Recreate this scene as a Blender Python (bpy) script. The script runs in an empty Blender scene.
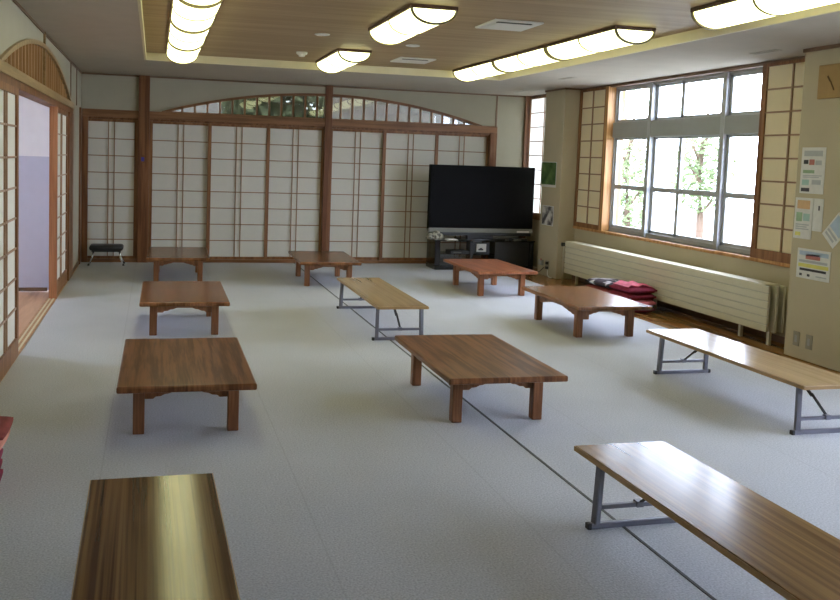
import bpy, bmesh, math, random
from mathutils import Vector, Matrix
random.seed(7)
scene = bpy.context.scene
COL = scene.collection

# ------------------------------------------------------------------ camera
CAM_H = 1.55
F_PX, YAW, PITCH, ROLL, CX, CY = 872.46, 0.2410, 0.0802, 0.0337, 367.4, 228.76
cy_, sy_, cp_, sp_ = math.cos(YAW), math.sin(YAW), math.cos(PITCH), math.sin(PITCH)
fw = Vector((sy_*cp_, cy_*cp_, -sp_)); rt = Vector((cy_, -sy_, 0)); up = rt.cross(fw)
rt2 = math.cos(ROLL)*rt + math.sin(ROLL)*up
up2 = -math.sin(ROLL)*rt + math.cos(ROLL)*up
cam_data = bpy.data.cameras.new('camera')
cam = bpy.data.objects.new('camera', cam_data); COL.objects.link(cam)
M = Matrix((rt2, up2, -fw)).transposed().to_4x4(); M.translation = (0, 0, CAM_H)
cam.matrix_world = M
cam_data.sensor_fit = 'HORIZONTAL'; cam_data.sensor_width = 36.0
cam_data.lens = F_PX/840*36.0
cam_data.shift_x = (420-CX)/840; cam_data.shift_y = -(300-CY)/840
cam_data.clip_start = 0.05; cam_data.clip_end = 200
scene.camera = cam

# ------------------------------------------------------------------ light & exposure
SKY_STRENGTH = 20.5
SKY_COLOR = (0.72, 0.80, 1.0, 1)
LAMP_STRENGTH = 3.4
LAMP_COLOR = (1.0, 1.0, 0.50, 1)
world = bpy.data.worlds.new('overcast_sky'); scene.world = world
world.use_nodes = True
nt = world.node_tree
bg = nt.nodes['Background']
bg.inputs['Color'].default_value = SKY_COLOR
bg.inputs['Strength'].default_value = SKY_STRENGTH
scene.view_settings.view_transform = 'Standard'
scene.view_settings.look = 'None'
scene.view_settings.exposure = 0.09
scene.view_settings.gamma = 1.0
scene.view_settings.use_curve_mapping = False
try:
    scene.cycles.diffuse_bounces = 6
    scene.cycles.max_bounces = 12
    scene.cycles.transparent_max_bounces = 12
    scene.cycles.use_denoising = True
    scene.cycles.sample_clamp_indirect = 6.0
except Exception:
    pass

# ------------------------------------------------------------------ materials
def new_mat(name):
    m = bpy.data.materials.new(name); m.use_nodes = True
    return m, m.node_tree, m.node_tree.nodes['Principled BSDF']

def plain(name, col, rough=0.6, var=0.06, scale=8.0, metal=0.0, spec=0.5, bump=0.0):
    m, t, b = new_mat(name)
    n = t.nodes.new('ShaderNodeTexNoise'); n.inputs['Scale'].default_value = scale; n.inputs['Detail'].default_value = 4
    c = t.nodes.new('ShaderNodeTexCoord'); t.links.new(c.outputs['Object'], n.inputs['Vector'])
    r = t.nodes.new('ShaderNodeValToRGB')
    r.color_ramp.elements[0].position = 0.3; r.color_ramp.elements[1].position = 0.7
    r.color_ramp.elements[0].color = (*[x*(1-var) for x in col], 1)
    r.color_ramp.elements[1].color = (*[min(1, x*(1+var)) for x in col], 1)
    t.links.new(n.outputs['Fac'], r.inputs['Fac']); t.links.new(r.outputs['Color'], b.inputs['Base Color'])
    b.inputs['Roughness'].default_value = rough; b.inputs['Metallic'].default_value = metal
    b.inputs['Specular IOR Level'].default_value = spec
    if bump:
        bp = t.nodes.new('ShaderNodeBump'); bp.inputs['Strength'].default_value = bump; bp.inputs['Distance'].default_value = 0.005
        t.links.new(n.outputs['Fac'], bp.inputs['Height']); t.links.new(bp.outputs['Normal'], b.inputs['Normal'])
    return m

def wood(name, dark, light, stretch=(14, 0.8, 14), rough=0.35, fine=9.0, spec=0.5, coat=0.0, lo=0.42, hi=0.58):
    """grain runs along the axis with the small stretch value (object space)"""
    m, t, b = new_mat(name)
    c = t.nodes.new('ShaderNodeTexCoord'); mp = t.nodes.new('ShaderNodeMapping'); mp.inputs['Scale'].default_value = stretch
    t.links.new(c.outputs['Object'], mp.inputs['Vector'])
    n = t.nodes.new('ShaderNodeTexNoise'); n.inputs['Scale'].default_value = 1.0; n.inputs['Detail'].default_value = 3
    n.inputs['Roughness'].default_value = 0.55; n.inputs['Distortion'].default_value = 0.25
    t.links.new(mp.outputs['Vector'], n.inputs['Vector'])
    n2 = t.nodes.new('ShaderNodeTexNoise'); n2.inputs['Scale'].default_value = min(fine, 3.0); n2.inputs['Detail'].default_value = 2
    t.links.new(mp.outputs['Vector'], n2.inputs['Vector'])
    mx = t.nodes.new('ShaderNodeMix'); mx.data_type = 'FLOAT'; mx.inputs['Factor'].default_value = 0.3
    t.links.new(n.outputs['Fac'], mx.inputs['A']); t.links.new(n2.outputs['Fac'], mx.inputs['B'])
    r = t.nodes.new('ShaderNodeValToRGB')
    r.color_ramp.elements[0].position = lo; r.color_ramp.elements[1].position = hi
    r.color_ramp.elements[0].color = (*dark, 1); r.color_ramp.elements[1].color = (*light, 1)
    t.links.new(mx.outputs['Result'], r.inputs['Fac']); t.links.new(r.outputs['Color'], b.inputs['Base Color'])
    b.inputs['Roughness'].default_value = rough; b.inputs['Specular IOR Level'].default_value = spec*.6
    b.inputs['Coat Weight'].default_value = coat; b.inputs['Coat Roughness'].default_value = 0.12
    return m

def carpet_mat():
    m, t, b = new_mat('carpet')
    c = t.nodes.new('ShaderNodeTexCoord')
    n = t.nodes.new('ShaderNodeTexNoise'); n.inputs['Scale'].default_value = 115; n.inputs['Detail'].default_value = 3
    n2 = t.nodes.new('ShaderNodeTexNoise'); n2.inputs['Scale'].default_value = 1.3; n2.inputs['Detail'].default_value = 4
    t.links.new(c.outputs['Object'], n.inputs['Vector']); t.links.new(c.outputs['Object'], n2.inputs['Vector'])
    # faint ribs between the laid strips
    sp = t.nodes.new('ShaderNodeSeparateXYZ'); t.links.new(c.outputs['Object'], sp.inputs['Vector'])
    md = t.nodes.new('ShaderNodeMath'); md.operation = 'PINGPONG'; md.inputs[1].default_value = 0.455
    sh = t.nodes.new('ShaderNodeMath'); sh.operation = 'ADD'; sh.inputs[1].default_value = 0.23
    t.links.new(sp.outputs['X'], sh.inputs[0]); t.links.new(sh.outputs[0], md.inputs[0])
    lt = t.nodes.new('ShaderNodeMath'); lt.operation = 'LESS_THAN'; lt.inputs[1].default_value = 0.004
    t.links.new(md.outputs[0], lt.inputs[0])
    r = t.nodes.new('ShaderNodeValToRGB'); r.color_ramp.elements[0].position = 0.3; r.color_ramp.elements[1].position = 0.7
    r.color_ramp.elements[0].color = (*CARPET_D, 1); r.color_ramp.elements[1].color = (*CARPET_L, 1)
    t.links.new(n.outputs['Fac'], r.inputs['Fac'])
    mx = t.nodes.new('ShaderNodeMix'); mx.data_type = 'RGBA'; mx.blend_type = 'MULTIPLY'; mx.inputs['Factor'].default_value = 0.22
    t.links.new(r.outputs['Color'], mx.inputs['A']); t.links.new(n2.outputs['Fac'], mx.inputs['B'])
    mx2 = t.nodes.new('ShaderNodeMix'); mx2.data_type = 'RGBA'
    mul = t.nodes.new('ShaderNodeMath'); mul.operation = 'MULTIPLY'; mul.inputs[1].default_value = 0.16
    t.links.new(lt.outputs[0], mul.inputs[0]); t.links.new(mul.outputs[0], mx2.inputs['Factor'])
    t.links.new(mx.outputs['Result'], mx2.inputs['A']); mx2.inputs['B'].default_value = (0.2, 0.2, 0.2, 1)
    t.links.new(mx2.outputs['Result'], b.inputs['Base Color'])
    b.inputs['Roughness'].default_value = 0.95; b.inputs['Specular IOR Level'].default_value = 0.15
    bp = t.nodes.new('ShaderNodeBump'); bp.inputs['Strength'].default_value = 0.35; bp.inputs['Distance'].default_value = 0.004
    t.links.new(n.outputs['Fac'], bp.inputs['Height']); t.links.new(bp.outputs['Normal'], b.inputs['Normal'])
    return m

def paper_mat(name, col, trans=0.35):
    m, t, b = new_mat(name)
    out = t.nodes['Material Output']; t.nodes.remove(b)
    c = t.nodes.new('ShaderNodeTexCoord'); n = t.nodes.new('ShaderNodeTexNoise'); n.inputs['Scale'].default_value = 25; n.inputs['Detail'].default_value = 5
    t.links.new(c.outputs['Object'], n.inputs['Vector'])
    r = t.nodes.new('ShaderNodeValToRGB'); r.color_ramp.elements[0].color = (*[x*.95 for x in col], 1); r.color_ramp.elements[1].color = (*col, 1)
    t.links.new(n.outputs['Fac'], r.inputs['Fac'])
    d = t.nodes.new('ShaderNodeBsdfDiffuse'); tr = t.nodes.new('ShaderNodeBsdfTranslucent'); mx = t.nodes.new('ShaderNodeMixShader')
    t.links.new(r.outputs['Color'], d.inputs['Color']); t.links.new(r.outputs['Color'], tr.inputs['Color'])
    mx.inputs[0].default_value = trans
    t.links.new(d.outputs[0], mx.inputs[1]); t.links.new(tr.outputs[0], mx.inputs[2]); t.links.new(mx.outputs[0], out.inputs['Surface'])
    return m

def glass_mat(name, tint=(1, 1, 1), refl=0.06, rough=0.02):
    m, t, b = new_mat(name)
    out = t.nodes['Material Output']; t.nodes.remove(b)
    a = t.nodes.new('ShaderNodeBsdfTransparent'); a.inputs['Color'].default_value = (*tint, 1)
    g = t.nodes.new('ShaderNodeBsdfGlossy'); g.inputs['Roughness'].default_value = rough
    mx = t.nodes.new('ShaderNodeMixShader'); mx.inputs[0].default_value = refl
    t.links.new(a.outputs[0], mx.inputs[1]); t.links.new(g.outputs[0], mx.inputs[2]); t.links.new(mx.outputs[0], out.inputs['Surface'])
    return m

def emit_mat(name, col, strength):
    m, t, b = new_mat(name)
    b.inputs['Base Color'].default_value = (0.8, 0.8, 0.75, 1)
    b.inputs['Emission Color'].default_value = col; b.inputs['Emission Strength'].default_value = strength
    return m

CARPET_D, CARPET_L = (0.42, 0.435, 0.46), (0.66, 0.67, 0.70)
MAT = {}
MAT['carpet'] = carpet_mat()
MAT['plaster'] = plain('plaster_beige', (0.46, 0.40, 0.27), 0.9, 0.03, 3, spec=0.2)
MAT['plaster_back'] = plain('plaster_cream', (0.40, 0.37, 0.285), 0.9, 0.03, 3, spec=0.2)
MAT['soffit'] = plain('soffit_plaster', (0.46, 0.415, 0.34), 0.9, 0.03, 4, spec=0.2)
MAT['board'] = wood('ceiling_boards', (0.285, 0.195, 0.10), (0.355, 0.25, 0.135), (0.5, 9, 9), 0.55, 5)
MAT['post'] = wood('dark_post_wood', (0.12, 0.045, 0.018), (0.21, 0.09, 0.038), (18, 18, 0.9), 0.42, 6)
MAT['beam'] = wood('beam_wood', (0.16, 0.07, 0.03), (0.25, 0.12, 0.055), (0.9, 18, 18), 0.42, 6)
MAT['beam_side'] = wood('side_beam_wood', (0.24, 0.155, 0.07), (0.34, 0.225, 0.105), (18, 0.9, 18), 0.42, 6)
MAT['frame'] = wood('shoji_frame_wood', (0.17, 0.07, 0.028), (0.27, 0.13, 0.055), (16, 16, 0.8), 0.45, 6)
MAT['lattice'] = plain('shoji_lattice_wood', (0.30, 0.175, 0.095), 0.5, 0.1)
MAT['red_post'] = wood('reddish_post_wood', (0.24, 0.095, 0.04), (0.36, 0.155, 0.07), (18, 18, 0.9), 0.4, 6)
MAT['slat'] = wood('amber_slat_wood', (0.34, 0.19, 0.085), (0.48, 0.29, 0.14), (16, 16, 0.8), 0.45, 6)
MAT['frame_gold'] = wood('window_frame_wood', (0.34, 0.16, 0.05), (0.50, 0.27, 0.10), (16, 16, 0.8), 0.4, 6)
MAT['paper'] = paper_mat('shoji_paper', (0.70, 0.675, 0.60), 0.10)
MAT['paper_cream'] = paper_mat('cream_shoji_paper', (0.86, 0.76, 0.53), 0.2)
MAT['paper_lit'] = paper_mat('thin_shoji_paper', (0.90, 0.90, 0.86), 0.6)
MAT['trim_dark'] = plain('thin_trim_wood', (0.16, 0.09, 0.05), 0.5, 0.1)
MAT['tray_edge'] = plain('tray_edge_paint', (0.68, 0.62, 0.42), 0.55, 0.03)
MAT['floor_wood'] = wood('floor_boards', (0.24, 0.115, 0.035), (0.34, 0.17, 0.058), (9, 0.5, 9), 0.22, 5)
MAT['corridor_floor'] = wood('corridor_boards', (0.48, 0.26, 0.13), (0.62, 0.37, 0.20), (10, 0.8, 10), 0.35, 5)
MAT['lavender'] = plain('lavender_paint', (0.55, 0.55, 0.66), 0.8, 0.02)
MAT['white_paint'] = plain('white_paint', (0.85, 0.84, 0.86), 0.8, 0.02)
MAT['table_dark'] = wood('walnut_table_top', (0.10, 0.037, 0.015), (0.25, 0.105, 0.043), (24, 1.3, 2.5), 0.30, 5, coat=0.0, spec=.45)
MAT['table_mid'] = wood('brown_table_top', (0.105, 0.042, 0.017), (0.27, 0.118, 0.05), (20, 1.1, 2.5), 0.24, 5, coat=0.1)
MAT['table_red'] = wood('reddish_table_top', (0.20, 0.062, 0.026), (0.37, 0.135, 0.06), (20, 1.1, 2.5), 0.28, 5, coat=0.2)
MAT['leg_wood'] = wood('table_leg_wood', (0.17, 0.066, 0.028), (0.29, 0.125, 0.055), (24, 24, 1.5), 0.4, 5)
MAT['leg_red'] = wood('reddish_leg_wood', (0.24, 0.085, 0.035), (0.38, 0.16, 0.07), (24, 24, 1.5), 0.4, 5)
MAT['bench_light'] = wood('pale_laminate', (0.32, 0.215, 0.105), (0.385, 0.265, 0.135), (17, 0.4, 3), 0.20, 4, coat=0.08)
MAT['bench_mid'] = wood('tan_laminate', (0.13, 0.065, 0.025), (0.32, 0.19, 0.08), (17, 0.3, 3), 0.20, 4, coat=0.08)
MAT['bench_dark'] = wood('striped_laminate', (0.075, 0.034, 0.018), (0.21, 0.115, 0.045), (26, 0.3, 3), 0.13, 4, coat=0.08)
MAT['edge_band'] = plain('laminate_edge', (0.36, 0.22, 0.09), 0.4, 0.08)
MAT['steel'] = plain('grey_painted_steel', (0.17, 0.17, 0.21), 0.4, 0.05, spec=0.5)
MAT['black_rubber'] = plain('black_rubber', (0.02, 0.02, 0.022), 0.6, 0.1)
MAT['chrome'] = plain('chrome', (0.75, 0.75, 0.75), 0.18, 0.02, metal=1.0)
MAT['black_gloss'] = plain('black_gloss', (0.012, 0.012, 0.014), 0.12, 0.1)
MAT['black_matte'] = plain('black_plastic', (0.02, 0.02, 0.022), 0.45, 0.1)
MAT['screen'] = plain('tv_screen', (0.008, 0.008, 0.009), 0.55, 0.05, spec=0.03)
MAT['silver'] = plain('silver_plastic', (0.20, 0.20, 0.17), 0.4, 0.03)
MAT['dark_glass'] = glass_mat('smoked_glass', (0.45, 0.48, 0.52), 0.12)
MAT['alu'] = plain('aluminium', (0.40, 0.41, 0.42), 0.4, 0.03, metal=0.2)
MAT['alu_dark'] = plain('grey_transom_panel', (0.30, 0.31, 0.29), 0.5, 0.03)
MAT['glass'] = glass_mat('window_glass', (0.97, 0.98, 0.98), 0.05)
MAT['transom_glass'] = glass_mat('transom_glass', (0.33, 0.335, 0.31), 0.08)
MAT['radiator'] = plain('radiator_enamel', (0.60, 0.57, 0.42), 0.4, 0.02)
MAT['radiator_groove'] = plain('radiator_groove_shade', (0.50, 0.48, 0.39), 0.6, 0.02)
MAT['lamp_wood'] = plain('lamp_frame_wood', (0.10, 0.045, 0.025), 0.5, 0.1)
MAT['lamp_rib'] = plain('lamp_rib_wood', (0.16, 0.13, 0.06), 0.5, 0.1)
MAT['diffuser'] = emit_mat('lamp_diffuser', LAMP_COLOR, LAMP_STRENGTH)
MAT['white_plastic'] = plain('white_plastic', (0.72, 0.71, 0.68), 0.5, 0.03)
MAT['dark_slot'] = plain('dark_slot', (0.06, 0.06, 0.055), 0.7, 0.05)
MAT['maroon'] = plain('maroon_fabric', (0.17, 0.018, 0.030), 0.9, 0.2, 30, bump=0.2, spec=0.2)
MAT['red_cloth'] = plain('crimson_fabric', (0.19, 0.022, 0.045), 0.9, 0.2, 30, bump=0.2, spec=0.2)
MAT['pink'] = plain('pink_cloth', (0.72, 0.22, 0.28), 0.9, 0.15, 14, bump=0.3, spec=0.2)
MAT['peach'] = plain('peach_cloth', (0.55, 0.24, 0.17), 0.9, 0.1, 20, spec=0.2)
MAT['brown_cloth'] = plain('russet_fabric', (0.20, 0.045, 0.035), 0.9, 0.2, 20, bump=0.2, spec=0.2)

def blotch(name, a, b_, scale, p0=0.45, p1=0.55):
    m, t, b = new_mat(name)
    c = t.nodes.new('ShaderNodeTexCoord'); n = t.nodes.new('ShaderNodeTexNoise'); n.inputs['Scale'].default_value = scale; n.inputs['Detail'].default_value = 3
    t.links.new(c.outputs['Object'], n.inputs['Vector'])
    r = t.nodes.new('ShaderNodeValToRGB'); r.color_ramp.elements[0].position = p0; r.color_ramp.elements[1].position = p1
    r.color_ramp.elements[0].color = (*a, 1); r.color_ramp.elements[1].color = (*b_, 1)
    t.links.new(n.outputs['Fac'], r.inputs['Fac']); t.links.new(r.outputs['Color'], b.inputs['Base Color'])
    b.inputs['Roughness'].default_value = 0.85; b.inputs['Specular IOR Level'].default_value = 0.2
    return m
MAT['blot_grey'] = blotch('dark_flower_print', (0.035, 0.025, 0.03), (0.50, 0.46, 0.45), 9, 0.50, 0.60)
MAT['blot_photo'] = blotch('grey_photo_print', (0.09, 0.085, 0.095), (0.62, 0.60, 0.57), 7, 0.42, 0.60)
MAT['blot_plush'] = blotch('speckled_plush', (0.07, 0.065, 0.055), (0.40, 0.38, 0.31), 22, 0.4, 0.6)
MAT['green_print'] = blotch('green_print', (0.02, 0.06, 0.02), (0.12, 0.20, 0.07), 6, 0.3, 0.7)
def ink(n, c): MAT[n] = plain(n, c, 0.8, 0.05, 20, spec=0.2)
ink('sheet_white', (0.66, 0.66, 0.63)); ink('ink_grey', (0.42, 0.44, 0.45)); ink('ink_dark', (0.06, 0.06, 0.07)); ink('ink_red', (0.42, 0.17, 0.15))
ink('ink_orange', (0.62, 0.40, 0.22)); ink('ink_yellow', (0.66, 0.62, 0.18)); ink('ink_green', (0.28, 0.40, 0.25)); ink('ink_blue', (0.40, 0.50, 0.62)); ink('ink_teal', (0.35, 0.52, 0.48))
ink('sticker_blue', (0.06, 0.05, 0.30)); ink('clock_wood', (0.36, 0.235, 0.10)); ink('clock_hand', (0.12, 0.07, 0.03)); ink('ground', (0.42, 0.42, 0.38)); ink('bark', (0.16, 0.11, 0.08)); ink('grey_metal_plate', (0.30, 0.28, 0.22))
MAT['leaf'] = paper_mat('green_leaf', (0.20, 0.25, 0.13), 0.35)
MAT['leaf_dark'] = paper_mat('dark_leaf', (0.20, 0.225, 0.13), 0.3)
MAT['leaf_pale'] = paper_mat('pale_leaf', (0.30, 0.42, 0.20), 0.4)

# ------------------------------------------------------------------ mesh helpers
class MB:
    def __init__(s): s.bm = bmesh.new()
    def box(s, a, b, bev=0.0, rot=None, piv=None):
        a, b = Vector(a), Vector(b)
        lo = Vector([min(a[i], b[i]) for i in range(3)]); hi = Vector([max(a[i], b[i]) for i in range(3)])
        t = bmesh.new(); bmesh.ops.create_cube(t, size=1)
        for v in t.verts:
            v.co = Vector([lo[i] + (v.co[i]+.5)*(hi[i]-lo[i]) for i in range(3)])
        if bev: bmesh.ops.bevel(t, geom=t.edges[:], offset=bev, segments=2, affect='EDGES', profile=0.5)
        if rot is not None:
            bmesh.ops.rotate(t, verts=t.verts, cent=piv or (lo+hi)/2, matrix=rot)
        s._merge(t); return s
    def _merge(s, t):
        me = bpy.data.meshes.new('tmp'); t.to_mesh(me); t.free(); s.bm.from_mesh(me); bpy.data.meshes.remove(me)
    def bar(s, p, q, w, d=None, bev=0.0):
        """rectangular bar from p to q"""
        p, q = Vector(p), Vector(q); L = (q-p).length; d = d or w
        t = bmesh.new(); bmesh.ops.create_cube(t, size=1)
        for v in t.verts: v.co = Vector((v.co.x*w, v.co.y*d, (v.co.z+.5)*L))
        if bev: bmesh.ops.bevel(t, geom=t.edges[:], offset=bev, segments=2, affect='EDGES')
        R = (q-p).to_track_quat('Z', 'Y').to_matrix().to_4x4()
        bmesh.ops.transform(t, verts=t.verts, matrix=Matrix.Translation(p) @ R)
        s._merge(t); return s
    def tube(s, pts, r, n=10):
        pts = [Vector(p) for p in pts]
        rings = []
        for i, p in enumerate(pts):
            d = (pts[min(i+1, len(pts)-1)] - pts[max(i-1, 0)]).normalized()
            q = d.to_track_quat('Z', 'Y')
            rr = r[i] if isinstance(r, (list, tuple)) else r
            rings.append([s.bm.verts.new(p + q @ Vector((math.cos(a)*rr, math.sin(a)*rr, 0))) for a in [2*math.pi*k/n for k in range(n)]])
        for a, b in zip(rings, rings[1:]):
            for k in range(n): s.bm.faces.new((a[k], a[(k+1) % n], b[(k+1) % n], b[k]))
        s.bm.faces.new(rings[0][::-1]); s.bm.faces.new(rings[-1]); return s
    def prism(s, poly, axis, a, b):
        """extrude polygon (2D) along axis from a to b; remaining axes in xyz order"""
        def mk(u, v, w):
            c = [0, 0, 0]; o = [i for i in range(3) if i != axis]; c[o[0]] = u; c[o[1]] = v; c[axis] = w; return Vector(c)
        A = [s.bm.verts.new(mk(u, v, a)) for u, v in poly]; B = [s.bm.verts.new(mk(u, v, b)) for u, v in poly]
        s.bm.faces.new(A); s.bm.faces.new(B[::-1])
        for i in range(len(poly)):
            j = (i+1) % len(poly); s.bm.faces.new((A[i], B[i], B[j], A[j]))
        return s
    def build(s, name, mat, parent=None, smooth=False, kind=None):
        bmesh.ops.recalc_face_normals(s.bm, faces=s.bm.faces[:])
        me = bpy.data.meshes.new(name); s.bm.to_mesh(me); s.bm.free()
        me.materials.append(MAT[mat] if isinstance(mat, str) else mat)
        if smooth:
            for p in me.polygons: p.use_smooth = True
        o = bpy.data.objects.new(name, me); COL.objects.link(o)
        if parent is not None: o.parent = parent
        if kind: o['kind'] = kind
        return o

def tag(o, label, cat, group=None):
    o['label'] = label; o['category'] = cat
    if group: o['group'] = group
    return o
def thing(name, label, cat, loc=(0, 0, 0), rotz=0.0, group=None):
    o = bpy.data.objects.new(name, None); o.empty_display_size = 0.1; COL.objects.link(o)
    o.location = loc; o.rotation_euler = (0, 0, rotz)
    return tag(o, label, cat, group)
def kids(o): return [c for c in COL.objects if c.parent == o]
def dup(root, loc, rotz, label, group=None, mats=None):
    r = root.copy(); COL.objects.link(r); r.location = loc; r.rotation_euler = (0, 0, rotz); r['label'] = label
    if group: r['group'] = group
    for ch in kids(root):
        c = ch.copy(); COL.objects.link(c); c.parent = r
        for g in kids(ch):
            d = g.copy(); COL.objects.link(d); d.parent = c
    return r
def struct(name, mb, mat): return mb.build(name, mat, kind='structure')

# ------------------------------------------------------------------ room dimensions
XL, XR, YB, YF, HC = -0.98, 5.58, 12.52, -2.2, 2.583
HT = 2.66                       # boarded ceiling inside the tray
TX0, TX1, TY1 = -0.13, 4.18, 10.31
BEAM0, BEAM1 = 1.995, 2.10
PIL = 5.33                      # room side face of the back pillar
PILF = 5.26                     # and of the near pillar
KF = PILF/PIL

# floor
struct('floor', MB().box((XL+0.01, YF, -0.1), (4.89, YB+0.02, 0.0)), 'carpet')
struct('floor_window_strip', MB().box((4.89, YF, -0.1), (XR+0.1, YB+0.1, -0.003)), 'floor_wood')
struct('trim_1', MB().box((4.875, YF, -0.02), (4.905, YB, 0.004)), 'floor_wood')
struct('trim_2', MB().box((1.984, YF, -0.01), (1.998, YB, 0.0022)), 'dark_slot')
struct('floor_corridor', MB().box((-3.3, 3.0, -0.1), (-1.07, 10.1, -0.012)), 'corridor_floor')
s = MB().box((XL-.08, YF, -0.1), (XL+.015, YB, 0.004))
struct('trim_3', s, 'frame_gold')
g = MB()
for x in (XL-.050, XL-.012): g.box((x-.008, YF, 0.0), (x+.008, YB, 0.0065))
struct('trim_4', g, 'tray_edge')

# ceiling
c = MB()
c.box((XL-.1, YF, HC), (TX0, YB+.1, 2.8)); c.box((TX1, YF, HC), (XR+.25, YB+.1, 2.8)); c.box((TX0, TY1, HC), (TX1, YB+.1, 2.8))
struct('ceiling', c, 'soffit')
struct('ceiling_tray', MB().box((TX0-.05, YF, HT), (TX1+.05, TY1+.05, 2.78)), 'board')
t = MB()
t.box((TX0, YF, HC-.008), (TX0+.022, TY1, HT)); t.box((TX1-.022, YF, HC-.008), (TX1, TY1, HT)); t.box((TX0, TY1-.022, HC-.008), (TX1, TY1, HT))
struct('trim_5', t, 'tray_edge')

# ------------------------------------------------------------------ back wall with its arched transom
ARC_C, ARC_H, ARC_TOP = 2.445, 2.36, 2.455
def arch(x, c=ARC_C, h=ARC_H, top=ARC_TOP, base=BEAM1):
    d = (x-c)/h
    if abs(d) >= 1: return base
    rise = top-base; R = (h*h+rise*rise)/(2*rise)
    return top - R + math.sqrt(R*R - (d*h)**2)
w = MB()
xs = [XL-.1] + [ARC_C-ARC_H+ARC_H*2*i/48 for i in range(49)] + [XR+.2]
for a, b in zip(xs, xs[1:]):
    w.prism([(a, arch(a)), (b, arch(b)), (b, HC+.02), (a, HC+.02)], 1, YB, YB+.1)
w.box((5.04, YB, 0), (XR+.2, YB+.1, BEAM1))
bmesh.ops.remove_doubles(w.bm, verts=w.bm.verts[:], dist=1e-5)
struct('wall_back', w, 'plaster_back')
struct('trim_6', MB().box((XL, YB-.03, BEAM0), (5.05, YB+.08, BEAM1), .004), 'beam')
struct('trim_7', MB().box((XL, YB-.012, BEAM0-.025), (5.05, YB+.1, BEAM0)), 'post')
struct('trim_8', MB().box((-.225, YB-.05, 0), (-.075, YB+.06, HC), .004), 'post')
struct('trim_9', MB().box((2.385, YB-.04, 0), (2.49, YB+.06, HC), .004), 'post')
struct('trim_10', MB().box((4.94, YB-.035, 0), (5.05, YB+.06, BEAM0+.01), .004), 'post')
struct('trim_11', MB().box((XL, YB-.03, 0), (-.885, YB+.06, BEAM0), .004), 'post')
struct('trim_12', MB().box((5.49, YB-.06, 0), (XR, YB, HC), .003), 'post')
struct('trim_13', MB().box((XL, YB-.012, HC-.022), (XR, YB+.01, HC)), 'trim_dark')
struct('trim_14', MB().box((5.02, YB-.008, BEAM1), (5.045, YB+.01, HC)), 'trim_dark')
struct('trim_15', MB().box((-.885, YB-.02, 0), (5.04, YB+.1, 0.045), .003), 'beam')
# sheet of wall behind the sliding screens
struct('wall_back_lining', MB().box((XL-.1, YB+.085, 0), (5.06, YB+.1, BEAM0)), 'plaster_back')

def transom(name, label, cxx, half, top, base, yb, mats, place, post_x=None):
    r = thing(name, label, 'transom')
    N = 40
    f = MB(); th = .028
    pts = [cxx-half+2*half*i/N for i in range(N+1)]
    A = lambda x: arch(x, cxx, half, top, base)
    for a, b in zip(pts, pts[1:]):
        f.prism([(a, max(base, A(a)-th)), (b, max(base, A(b)-th)), (b, A(b)+.008), (a, A(a)+.008)], 1, -.022, .09)
    fo = f.build('arch_frame', mats[0], r)
    s = MB(); n = int(half/.1735)
    for k in range(-n, n+1):
        x = cxx + k*.1735
        if A(x)-base > .03 and abs(x-cxx) > .06: s.box((x-.013, 0.0, base), (x+.013, place['slat_depth'], A(x)-.01))
    s.box((cxx-half*.97, .004, base-.02), (cxx+half*.97, place['slat_depth']-.004, base+.012)); s.build('lattice', mats[1], r)
    g = MB()
    for a, b in zip(pts, pts[1:]):
        g.prism([(a, base), (b, base), (b, A(b)-.005), (a, A(a)-.005)], 1, place['slat_depth']+.005, place['slat_depth']+.011)
    bmesh.ops.remove_doubles(g.bm, verts=g.bm.verts[:], dist=1e-5)
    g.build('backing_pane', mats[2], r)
    return r
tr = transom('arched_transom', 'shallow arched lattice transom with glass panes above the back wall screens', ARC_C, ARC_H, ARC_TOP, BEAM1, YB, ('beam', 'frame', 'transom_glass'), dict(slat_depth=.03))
tr.location = (0, YB, 0)

# ------------------------------------------------------------------ left wall
ARL_C, ARL_H, ARL_TOP = 8.48, 2.44, 2.46
w = MB()
ys = [YF] + [ARL_C-ARL_H+ARL_H*2*i/48 for i in range(49)] + [YB+.1]
AL = lambda y: arch(y, ARL_C, ARL_H, ARL_TOP, BEAM1)
for a, b in zip(ys, ys[1:]):
    w.prism([(a, AL(a)), (b, AL(b)), (b, HC+.02), (a, HC+.02)], 0, XL-.12, XL)
w.box((XL-.12, 11.20, 0), (XL, YB+.1, BEAM1))
w.box((XL-.12, YF, 0), (XL, 4.45, BEAM1))
bmesh.ops.remove_doubles(w.bm, verts=w.bm.verts[:], dist=1e-5)
struct('wall_left', w, 'plaster_back')
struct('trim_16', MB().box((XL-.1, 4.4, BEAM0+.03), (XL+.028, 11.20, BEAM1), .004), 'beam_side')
struct('trim_17', MB().box((XL-.1, 4.4, BEAM0-.025), (XL+.012, 11.20, BEAM0+.03)), 'post')
struct('trim_18', MB().box((XL-.02, YF, HC-.022), (XL+.012, YB, HC)), 'trim_dark')
struct('trim_19', MB().box((XL-.02, 8.365, BEAM1), (XL+.02, 8.39, HC), .002), 'beam_side')
struct('trim_20', MB().box((XL-.01, 10.95, BEAM1), (XL+.01, 10.975, HC)), 'trim_dark')
struct('trim_21', MB().box((XL-.01, 11.75, BEAM1), (XL+.01, 11.775, HC)), 'trim_dark')
struct('trim_22', MB().box((XL-.03, 12.24, 0), (XL+.02, YB-.03, BEAM1), .003), 'post')
struct('trim_23', MB().box((XL-.06, 9.40, 0), (XL+.018, 9.45, BEAM0-.025), .003), 'red_post')
struct('trim_24', MB().box((XL-.06, 10.70, 0), (XL+.02, 11.20, BEAM0-.025), .003), 'post')
struct('baseboard_left', MB().box((XL-.01, 11.20, 0), (XL+.008, 12.24, 0.05)), 'trim_dark')
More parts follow.
